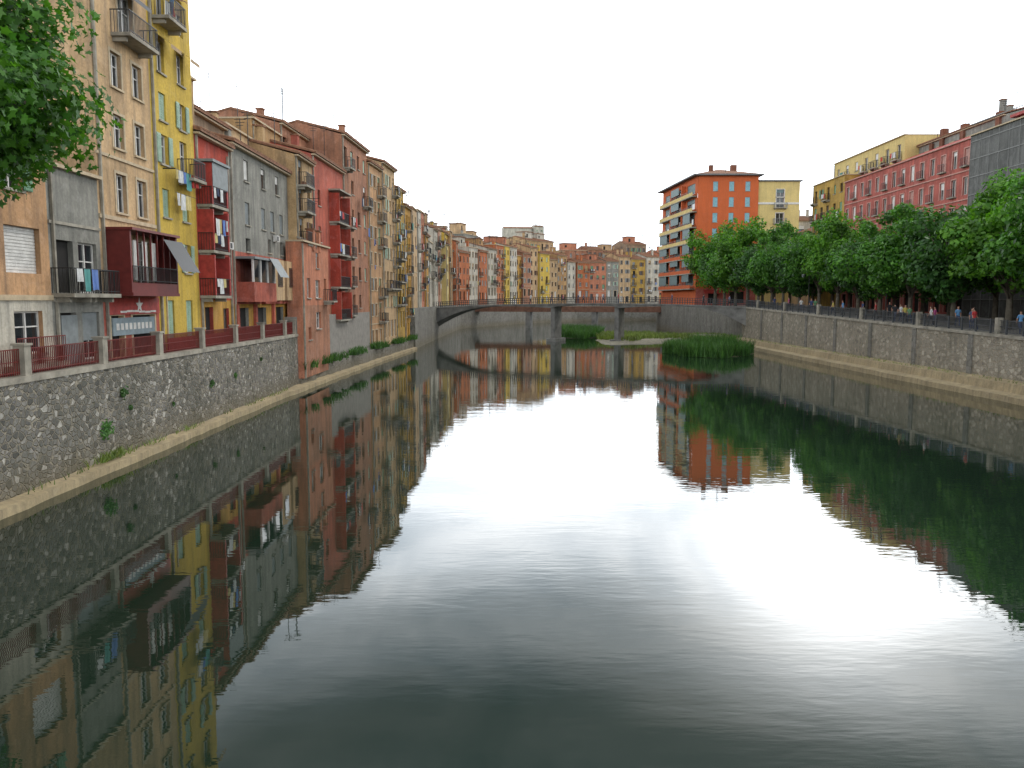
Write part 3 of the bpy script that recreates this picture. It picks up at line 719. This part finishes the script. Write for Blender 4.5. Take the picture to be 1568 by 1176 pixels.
for i in range(n):
    s,e=BL*i/n,BL*(i+1)/n
    for w in (wd,-wd):
        B.hexa('edge_beam',BRC,[bf.p(s,w+.1,ztop(s)-.12),bf.p(e,w+.1,ztop(e)-.12),bf.p(e,w-.12,ztop(e)-.12),bf.p(s,w-.12,ztop(s)-.12),
                 bf.p(s,w+.1,ztop(s)+.08),bf.p(e,w+.1,ztop(e)+.08),bf.p(e,w-.12,ztop(e)+.08),bf.p(s,w-.12,ztop(s)+.08)])
        for h in (.4,.75,1.1):
            B.hexa('railing',GIRON,[bf.p(s,w+.03,ztop(s)+h),bf.p(e,w+.03,ztop(e)+h),bf.p(e,w-.03,ztop(e)+h),bf.p(s,w-.03,ztop(s)+h),
                 bf.p(s,w+.03,ztop(s)+h+.05),bf.p(e,w+.03,ztop(e)+h+.05),bf.p(e,w-.03,ztop(e)+h+.05),bf.p(s,w-.03,ztop(s)+h+.05)])
        for q in (0,.5):
            ss=s+q*(e-s); B.box('railing_posts',GIRON,bf,ss-.025,ss+.025,w-.04,w+.04,ztop(ss)+.1,ztop(ss)+1.12)
for s in (s1,s2):
    B.box('piers',BRC,bf,s-.35,s+.35,-1.6,1.6,-1.4,zbot(s)+.2)
    B.box('pier_footings',BRC,bf,s-.9,s+.9,-2.2,2.2,-1.4,.5)
B.finish()
B=Obj('rusty_girder_bridge',(15,205,0)); f=Frame((-12,214),(38,200))
RUST=simple('rusty_steel',(.20,.10,.065),.85,var=.5,scale=1)
B.box('girder',RUST,f,0,f.L,-1.5,1.5,4.1,5.5)
for i in range(26): B.box('stiffeners',RUST,f,i*2+.3,i*2+.42,1.501,1.62,4.15,5.4)
for u in (17,34): B.box('pier',BRC,f,u-.6,u+.6,-1.4,1.4,-1.3,4.09)
railing(B,f,0,f.L,1.4,5.5,1.0,IRON,1.0,'railing',.06)
B.finish()

# ------------------------------------------------------------------ TREES
def crown(name,rg,H,Rr,base,nl,size,lm,nc=70,ngon=4,csig=.16,center=(0,0),lump=(.62,1.18)):
    cl=[]
    while len(cl)<nc:
        d=rg.normal(size=3); d/=np.linalg.norm(d); r=rg.uniform(.2,1)**.5
        p=d*r
        if p[2]<-.8: continue
        cl.append(p)
    cl=np.array(cl); hz=(H-base)/2
    sc=np.array([Rr*.88,Rr*.88,hz*.88])
    lob=rg.normal(size=(11,3)); lob/=np.linalg.norm(lob,axis=1)[:,None]; amp=rg.uniform(-.38,.26,11)
    dirs=cl/np.linalg.norm(cl,axis=1)[:,None]
    fac=1+((np.clip(dirs@lob.T,0,1)**5)*amp).sum(1)
    cl=cl*sc*fac[:,None]*rg.uniform(lump[0]+.2,lump[1],size=(nc,1))
    k=rg.integers(0,nc,nl); csz=rg.uniform(.6,1.45,nc)
    off=rg.normal(size=(nl,3)); off/=np.linalg.norm(off,axis=1)[:,None]; off*=(rg.uniform(0,1,(nl,1))**.45)*Rr*csig*1.7*csz[k][:,None]
    off[:,2]*=.75
    c=cl[k]+off; c[:,0]+=center[0]; c[:,1]+=center[1]; c[:,2]+=base+hz
    nrm=off+rg.normal(size=(nl,3))*Rr*.12+np.array([0,0,Rr*.12]); nrm/=np.linalg.norm(nrm,axis=1)[:,None]
    a=np.cross(nrm,rg.normal(size=(nl,3))); a/=np.linalg.norm(a,axis=1)[:,None]; b=np.cross(nrm,a)
    s=(size*rg.uniform(.6,1.3,(nl,1)))
    if ngon==4: prof=[(.55,0),(0,.38),(-.5,0),(0,-.38)]
    else: prof=[(.6,0),(.2,.18),(.15,.5),(-.12,.25),(-.5,.3),(-.35,0),(-.5,-.3),(-.12,-.25),(.15,-.5),(.2,-.18)]
    m=len(prof); V=np.empty((nl,m,3))
    for i,(x,y) in enumerate(prof): V[:,i]=c+a*s*x+b*s*y+nrm*s*(abs(y)*.25)
    me=bpy.data.meshes.new(name); F=np.arange(nl*m).reshape(nl,m)
    me.vertices.add(nl*m); me.vertices.foreach_set('co',V.reshape(-1))
    me.loops.add(nl*m); me.loops.foreach_set('vertex_index',F.reshape(-1).astype(np.int32))
    me.polygons.add(nl); me.polygons.foreach_set('loop_start',(np.arange(nl)*m).astype(np.int32))
    me.update(calc_edges=True); me.validate(); me.materials.append(lm); return me,cl+np.array([center[0],center[1],base+hz])
def trunkmesh(name,cl,base,rg,r0=.28,bark=None,n=22,center=(0,0)):
    B=Obj(name); top=base+1.2
    B.tube('t',bark,[(0,0,-.3),(center[0]*.1,center[1]*.1,base*.5),(center[0]*.4,center[1]*.4,top)],[r0*1.25,r0,r0*.75],9)
    for i in rg.choice(len(cl),n,replace=False):
        e=cl[i]; s=np.array([center[0]*.35,center[1]*.35,top-rg.uniform(0,1.0)]); mid=(s+e)/2+np.array([0,0,.4])+rg.normal(size=3)*.25
        B.tube('t',bark,[tuple(s),tuple(mid),tuple(e)],[r0*.45,r0*.25,.03],6)
    m,vs,fs=B.parts['t']; me=bpy.data.meshes.new(name); me.from_pydata(vs,[],fs); me.materials.append(bark); me.shade_smooth(); return me
BARK=simple('plane_bark',(.14,.12,.09),.9,var=.5,scale=3)
LEAF=leafmat('plane_leaves',(.032,.11,.018),(.10,.25,.03),.3)
LEAF2=leafmat('dark_plane_leaves',(.024,.08,.018),(.06,.15,.03),.3)
LEAF3=leafmat('fresh_plane_leaves',(.045,.14,.018),(.13,.29,.03),.35)
LEAFD=leafmat('near_leaves',(.028,.095,.014),(.075,.19,.026),.35)
nr=np.random.default_rng(3); variants=[]
for i,(H,Rr,bs,lm) in enumerate([(12.2,5.0,2.0,LEAF),(11.0,4.7,1.8,LEAF2),(12.8,5.1,2.1,LEAF3),(11.4,5.2,1.9,LEAF)]):
    cm,cl=crown('plane_crown_%d'%i,nr,H,Rr,bs,13500,.39,lm,nc=72)
    tm=trunkmesh('plane_trunk_%d'%i,cl,bs,nr,.26,BARK); variants.append((cm,tm))
def place(k,x,y,z,rot,sc,name='plane_tree'):
    r=bpy.data.objects.new(name,None); COL.objects.link(r); r.location=(x,y,z); r.rotation_euler=(0,0,rot); r.scale=sc
    for nm,me in (('crown',variants[k][0]),('trunk_and_limbs',variants[k][1])):
        o=bpy.data.objects.new(nm,me); COL.objects.link(o); o.parent=r
rg=random.Random(12); y=38;i=0; seq=[2,0,1,0,2,1,0,3,1,2,0,1,3,0,1,2,3,0]
def hs(y): return 1.0 if y<80 else (.88 if y<135 else 1.1)
while y<165:
    s=hs(y)*rg.uniform(.88,1.12); place(seq[i%len(seq)],40.4+rg.uniform(-.4,.6),y,zp(y),rg.uniform(0,6.28),(s*1.04,s*.98,s*rg.uniform(.92,1.06)))
    s=hs(y)*rg.uniform(.82,1.06)
    if y<150: place(rg.randrange(4),46.4+rg.uniform(-.5,.5),y+3.5,zp(y),rg.uniform(0,6.28),(s*.98,s*.98,s*.96))
    y+=rg.uniform(6.0,8.4); i+=1
cm,cl=crown('near_tree_crown',np.random.default_rng(8),13.6,7.0,2.9,42000,.24,LEAFD,nc=130,ngon=10,csig=.12,center=(1.8,1.6),lump=(.7,1.1))
tm=trunkmesh('near_tree_trunk',cl,4.2,np.random.default_rng(9),.42,BARK,n=44,center=(1.8,1.6))
r=bpy.data.objects.new('broadleaf_tree',None); COL.objects.link(r); r.location=(-19.6,20.5,4.36)
for nm,me in (('crown',cm),('trunk_and_limbs',tm)):
    o=bpy.data.objects.new(nm,me); COL.objects.link(o); o.parent=r

# ------------------------------------------------------------------ low vegetation
def blades(name,pts,h,w,lm,rg,lean=.35):
    vs=[];fs=[]
    for (x,y,z) in pts:
        hh=h*rg.uniform(.5,1.15); a=rg.uniform(0,6.28); dx,dy=math.cos(a)*w/2,math.sin(a)*w/2
        lx,ly=rg.gauss(0,lean)*hh,rg.gauss(0,lean)*hh; b=len(vs)
        vs+=[(x-dx,y-dy,z),(x+dx,y+dy,z),(x+dx*.7+lx*.4,y+dy*.7+ly*.4,z+hh*.6),(x-dx*.7+lx*.4,y-dy*.7+ly*.4,z+hh*.6),(x+lx,y+ly,z+hh)]
        fs+=[(b,b+1,b+2,b+3),(b+3,b+2,b+4)]
    return smesh(name,vs,fs,lm)
def ellpts(cx,cy,rx,ry,n,z,rg,rot=0):
    o=[]
    for _ in range(n):
        a=rg.uniform(0,6.28); r=math.sqrt(rg.random())*(1+.14*math.sin(3*a+1)+.1*math.sin(7*a)); x,y=rx*r*math.cos(a),ry*r*math.sin(a)
        o.append((cx+x*math.cos(rot)-y*math.sin(rot),cy+x*math.sin(rot)+y*math.cos(rot),z))
    return o
REED=leafmat('reed_green',(.03,.09,.02),(.08,.18,.04),.2)
DRY=leafmat('meadow_green',(.10,.16,.035),(.22,.26,.08),.25)
SAND=simple('gravel_bar',(.3,.27,.2),.95,scale=3,var=.5)
rg=random.Random(2)
def mound(name,cx,cy,rx,ry,h,mat,rot=0,seed=1):
    vs=[(cx,cy,h)];fs=[];rr=random.Random(seed);n=36;rings=5
    for k in range(1,rings+1):
        for i in range(n):
            a=2*math.pi*i/n; jt=1+.13*math.sin(3*a+seed)+.08*math.sin(7*a+seed*2)
            r=k/rings*jt; x,y=rx*r*math.cos(a),ry*r*math.sin(a)
            z=h*(1-(k/rings)**2)+rr.uniform(-.04,.04)-(.3 if k==rings else 0)
            vs.append((cx+x*math.cos(rot)-y*math.sin(rot),cy+x*math.sin(rot)+y*math.cos(rot),z))
    for i in range(n): fs.append((0,1+i,1+(i+1)%n))
    for k in range(rings-1):
        for i in range(n):
            a=1+k*n+i;b=1+k*n+(i+1)%n; fs.append((a,a+n,b+n,b))
    return smesh(name,vs,fs,mat,True)
mound('reed_island_mud',26,107,5.6,7.5,.3,EARTH,0,1)
blades('reeds',ellpts(25.6,107,5.4,7.6,7000,.05,rg),1.75,.09,REED,rg,.26)
blades('tall_reeds',ellpts(27,109,3,5,1200,.1,rg),2.5,.09,REED,rg,.2)
mound('gravel_island',22,146,8,18,.6,SAND,-.15,2)
blades('meadow_grass',ellpts(22,150,7,14,4500,.3,rg,-.15),.9,.12,DRY,rg)
mound('grassy_island',13,165,5,16,.5,EARTH,0,3)
blades('tall_river_grass',ellpts(13,162,4.5,15,4500,.2,rg),1.9,.12,REED,rg)
mound('gravel_bank',32,134,7,9,1.5,SAND,.5,4)
blades('meadow_grass',ellpts(32,134,6,8,2200,.8,rg),.8,.12,DRY,rg)
pts=[]
for i in range(3600):
    y=rg.uniform(64.8,118); t=(y-64.8)/53; x=-16.7+2.6*t**1.3+rg.gauss(0,.35)
    if math.sin(y*1.7)+math.sin(y*.6+1)>.1: pts.append((x,y,1.5))
blades('bank_weeds',pts,.8,.09,REED,rg,.5)
pts=[(-16.75+rg.uniform(-.1,.25),yy+rg.gauss(0,.5),.38) for yy in [rg.uniform(24,64) for _ in range(16)] for _ in range(14)]
blades('ledge_weeds',pts,.28,.04,DRY,rg,.6)
pts=[(35.7+rg.uniform(-.5,.3),rg.uniform(50,125),1.1) for _ in range(900)]
blades('ledge_grass',pts,.35,.05,DRY,rg,.5)
def tuft(x,y,z,s,n=130):
    vs=[];fs=[]
    for _ in range(n):
        c=Vector((x+abs(rg.gauss(0,s*.3)),y+rg.gauss(0,s*.4),z+rg.gauss(0,s*.4)-.05)); a=Vector((rg.gauss(0,1),rg.gauss(0,1),rg.gauss(0,1))).normalized(); b=a.orthogonal().normalized(); l=.08; i=len(vs)
        vs+=[tuple(c+a*l),tuple(c+b*l*.5),tuple(c-a*l),tuple(c-b*l*.5)]; fs.append((i,i+1,i+2,i+3))
    smesh('wall_plant',vs,fs,REED)
for (y,z,s,n) in ((35.3,3.05,.26,110),(33.6,1.65,.42,150),(36,2.3,.14,50),(45.8,2.4,.22,90),(49.8,2.5,.16,60),(40.6,1.9,.1,30),(55,3.1,.14,50)): tuft(-16.97,y,z,s,n)
pts=[(-16.9+rg.uniform(-.05,.3),33.8+rg.gauss(0,.7),.4) for _ in range(160)]
blades('ledge_grass_clump',pts,.4,.05,DRY,rg,.5)

# ------------------------------------------------------------------ distant hill
vs=[];fs=[];nx=60;ny=14
for j in range(ny+1):
    for i in range(nx+1):
        x=-1100+i*2200/nx; y=520+j*90
        h=5+66*math.exp(-((x+10)/420)**2)*min(1,j/6)*(1-.3*max(0,(j-8)/6))+4*math.sin(i*.9)+3*math.sin(i*2.3+j)
        vs.append((x,y,h))
for j in range(ny):
    for i in range(nx):
        a=j*(nx+1)+i; fs.append((a,a+1,a+nx+2,a+nx+1))
smesh('hill',vs,fs,simple('hill_woods',(.05,.075,.035),.95,scale=.05,var=.6),True)
auto('hilltop_house',(-8,800),(20,804),40,76.5,M['white'],92,lod=2,roof='tile',D=14,cw=4,fh=5,density=.4,hut=False)
auto('hilltop_house',(22,801),(31,804),40,78,M['white'],93,lod=2,roof='tile',D=12,cw=4,fh=5,density=.4,hut=False)

# ------------------------------------------------------------------ PEOPLE
SKIN=simple('skin',(.45,.25,.17),.6,var=.1); HAIR=simple('dark_hair',(.03,.02,.015),.7); SHOE=simple('shoe',(.04,.035,.03),.6)
CL=[simple('cloth_%d'%i,c,.9,var=.2) for i,c in enumerate([(.6,.6,.58),(.05,.07,.15),(.5,.05,.05),(.03,.03,.035),(.12,.28,.5),(.5,.4,.1),(.3,.05,.15),(.15,.3,.15),(.1,.12,.2)])]
def person_mesh(stride,lean=0,armf=0):
    J={'pel':(0,0,.95,.135),'spi':(0,lean*.1,1.14,.115),'che':(0,lean*.25,1.36,.14),'nek':(0,lean*.4,1.5,.052),'hd1':(0,lean*.45+.01,1.59,.075),'hd2':(0,lean*.5+.015,1.67,.088),'hd3':(0,lean*.5,1.745,.06)}
    E=[('pel','spi'),('spi','che'),('che','nek'),('nek','hd1'),('hd1','hd2'),('hd2','hd3')]
    for s,sg in (('l',1),('r',-1)):
        k=stride*sg
        J.update({'sh'+s:(.17*sg,lean*.25,1.41,.062),'el'+s:(.235*sg,lean*.3-.08*k+armf*.15,1.14,.043),'wr'+s:(.235*sg,lean*.3-.22*k+.06+armf*.4,.91+armf*.2,.028),'ha'+s:(.235*sg,lean*.3-.25*k+.08+armf*.48,.84+armf*.22,.034),
          'hp'+s:(.095*sg,0,.88,.098),'kn'+s:(.1*sg,.22*k+.02,.5,.058),'an'+s:(.1*sg,.3*k-(.05 if k<0 else 0),.09,.04),'to'+s:(.11*sg,.3*k+.15,.045,.035)})
        E+=[('che','sh'+s),('sh'+s,'el'+s),('el'+s,'wr'+s),('wr'+s,'ha'+s),('pel','hp'+s),('hp'+s,'kn'+s),('kn'+s,'an'+s),('an'+s,'to'+s)]
    K=list(J); me=bpy.data.meshes.new('pm'); me.from_pydata([J[k][:3] for k in K],[(K.index(a),K.index(b)) for a,b in E],[])
    ob=bpy.data.objects.new('pm',me); COL.objects.link(ob)
    md=ob.modifiers.new('s','SKIN'); md.use_smooth_shade=True
    for i,k in enumerate(K): me.skin_vertices[0].data[i].radius=(J[k][3],J[k][3]*.85 if k in('pel','spi','che') else J[k][3])
    me.skin_vertices[0].data[0].use_root=True
    sb=ob.modifiers.new('b','SUBSURF'); sb.levels=1; sb.render_levels=1
    dg=bpy.context.evaluated_depsgraph_get(); m2=bpy.data.meshes.new_from_object(ob.evaluated_get(dg))
    bpy.data.objects.remove(ob)
    V=[tuple(v.co) for v in m2.vertices]; F=[tuple(p.vertices) for p in m2.polygons]; T=[0]*len(F)
    def cone(p,q,r0,r1,mi,n=5):
        p=Vector(p);q=Vector(q);d=(q-p).normalized();a=d.orthogonal().normalized();b=d.cross(a);i0=len(V)
        for c,r in ((p,r0),(q,r1)):
            for k in range(n): an=2*math.pi*k/n; V.append(tuple(c+(a*math.cos(an)+b*math.sin(an))*r))
        for k in range(n): F.append((i0+k,i0+(k+1)%n,i0+n+(k+1)%n,i0+n+k)); T.append(mi)
        F.append(tuple(i0+n+k for k in range(n))); T.append(mi)
    for s,sg in (('l',1),('r',-1)):
        h=Vector(J['ha'+s][:3])
        for i,l in enumerate((.06,.075,.07,.055)):
            b=h+Vector((0,.03-.02*i,-.02)); m=b+Vector((-.005*sg,0,-l*.55)); cone(b,m,.009,.008,3); cone(m,m+Vector((-.015*sg,.004,-l*.5)),.008,.006,3)
        cone(h+Vector((0,.03,.0)),h+Vector((-.02*sg,.06,-.04)),.01,.007,3)
    hx=Vector(J['hd2'][:3]); cone(hx+Vector((0,.07,.0)),hx+Vector((0,.115,-.02)),.014,.008,3)
    for sg in (1,-1): cone(hx+Vector((.032*sg,.075,.015)),hx+Vector((.032*sg,.093,.015)),.011,.009,4)
    cone(hx+Vector((0,.07,-.045)),hx+Vector((0,.088,-.045)),.016,.014,5)
    me=bpy.data.meshes.new('person_body'); me.from_pydata(V,[],F)
    for i in range(5): me.materials.append(None)
    for i,p in enumerate(me.polygons):
        c=p.center; ax=abs(c.x)
        if T[i]: mi=T[i]
        elif c.z<.085: mi=2
        elif c.z>1.49 and ax<.13: mi=4 if (c.z>hx.z+.04 or (c.y<hx.y-.02 and c.z>1.58)) else 3
        elif ax>.17 and c.z<1.2: mi=3
        elif c.z>.96: mi=0
        else: mi=1
        p.material_index=mi if mi!=5 else 3; p.use_smooth=True
    me.update(); return me
PM=[person_mesh(.0),person_mesh(.8),person_mesh(-.7,.1),person_mesh(.1,.5,.9)]
def person(x,y,z,rot,k,a,b,sc=1,name='person'):
    me=PM[k].copy()
    for i,m in enumerate((CL[a],CL[b],SHOE,SKIN,HAIR)): me.materials[i]=m
    o=bpy.data.objects.new(name,me); COL.objects.link(o); o.location=(x,y,z); o.rotation_euler=(0,0,rot); o.scale=(sc,)*3; return o
rg=random.Random(21)
for s in (15,17,20,22.5,24,26,29,30,33.5,36,38.5,43,45,50,54):
    p=bf.p(s,rg.uniform(.6,1.4),0); person(p[0],p[1],ztop(s)+.01,rg.choice([-1.3,1.8])+rg.uniform(-.2,.2),rg.choice([0,1,2]),rg.randrange(9),rg.choice([1,3,8]),rg.uniform(.94,1.05))
for y in (60,61,66,67.5,69,71,72.2,74,76.5,77.5,80,81,84,86,91,94,97,103,104,107,111,118):
    person(36.95+rg.uniform(0,2.0),y,zp(y)+.0,rg.choice([0,3.14,1.57])+rg.uniform(-.3,.3),rg.choice([0,1,2]),rg.randrange(9),rg.choice([1,3,8]),rg.uniform(.92,1.05))
person(-17.42,43.5,21.2,-1.57,3,4,8)
def lamp(x,y,z):
    B=Obj('street_lamp',(x,y,z)); B.tube('post',IRON,[(x,y,z),(x,y,z+.6),(x,y,z+4.6)],[.1,.06,.045],8)
    B.tube('arm',IRON,[(x,y,z+4.4),(x-.3,y,z+4.8),(x-.8,y,z+4.85)],[.04,.035,.03],6)
    B.tube('lantern',GREYS,[(x-.8,y,z+4.85),(x-.8,y,z+4.75),(x-.8,y,z+4.45)],[.08,.2,.12],10); B.finish()
for y in (84,106): lamp(38.3,y,zp(y))

# ------------------------------------------------------------------ SKY + LIGHT
def vdir(a,e): a,e=R(a),R(e); return Vector((math.sin(a)*math.cos(e),math.cos(a)*math.cos(e),math.sin(e)))
sd=vdir(62,50); gd=vdir(22,18)
w=bpy.data.worlds.new('World'); scene.world=w; w.use_nodes=True; nt=w.node_tree; N=nt.nodes; L=nt.links
bg=N['Background']; bg.inputs[1].default_value=.1
sky=N.new('ShaderNodeTexSky'); sky.sky_type='NISHITA'; sky.sun_disc=False; sky.sun_elevation=R(50); sky.sun_rotation=R(62)
tc=N.new('ShaderNodeTexCoord').outputs['Generated']
sx=N.new('ShaderNodeSeparateXYZ'); L.new(tc,sx.inputs[0])
# overcast layer: luminance by elevation (dark cloud band around 28 deg, brighter low sky)
wob=noise(nt,mapping(nt,tc,(1,1,1)),1.6,3,.5)
ad=N.new('ShaderNodeMath'); ad.operation='MULTIPLY_ADD'; L.new(wob.outputs[0],ad.inputs[0]); ad.inputs[1].default_value=.16; L.new(sx.outputs[2],ad.inputs[2])
sb=N.new('ShaderNodeMath'); sb.operation='SUBTRACT'; L.new(ad.outputs[0],sb.inputs[0]); sb.inputs[1].default_value=.09
cv=ramp(nt,sb.outputs[0],[(0,.50),(.18,.92),(.30,.84),(.40,.36),(.49,.09),(.62,.17),(.8,.40)]); cv.color_ramp.interpolation='EASE'
c0=mix(nt,'MULTIPLY',1,cv.outputs[0],(44,45,46))
cn=noise(nt,mapping(nt,tc,(1,1,3.2)),2.6,7,.58,.6)
cr=ramp(nt,cn.outputs[0],[(.3,(.42,.48,.54)),(.5,(.84,.87,.90)),(.68,(1.35,1.33,1.3))])
c1=mix(nt,'MULTIPLY',1,c0,cr.outputs[0])
dp=N.new('ShaderNodeVectorMath'); dp.operation='DOT_PRODUCT'; L.new(tc,dp.inputs[0]); dp.inputs[1].default_value=gd
pw=N.new('ShaderNodeMath'); pw.operation='POWER'; mx=N.new('ShaderNodeMath'); mx.operation='MAXIMUM'; L.new(dp.outputs['Value'],mx.inputs[0]); mx.inputs[1].default_value=0
L.new(mx.outputs[0],pw.inputs[0]); pw.inputs[1].default_value=170
gl=N.new('ShaderNodeMath'); gl.operation='MULTIPLY'; L.new(pw.outputs[0],gl.inputs[0]); gl.inputs[1].default_value=55
c2=mix(nt,'ADD',1,c1,gl.outputs[0])
fin=mix(nt,'MIX',.93,sky.outputs[0],c2)
L.new(fin,bg.inputs[0])
sl=bpy.data.lights.new('sun','SUN'); sl.energy=1.2; sl.angle=R(14); sl.color=(1,.95,.87)
so=bpy.data.objects.new('sun',sl); COL.objects.link(so); so.rotation_euler=sd.to_track_quat('Z','Y').to_euler(); so.location=(0,0,60)

# ------------------------------------------------------------------ CAMERA
cd=bpy.data.cameras.new('camera'); cam=bpy.data.objects.new('camera',cd); COL.objects.link(cam)
cam.location=(0,0,7); cam.rotation_euler=(R(90-5.85),0,0); cd.sensor_width=36; cd.lens=1250/1568*36; cd.clip_end=6000; cd.clip_start=.1
scene.camera=cam
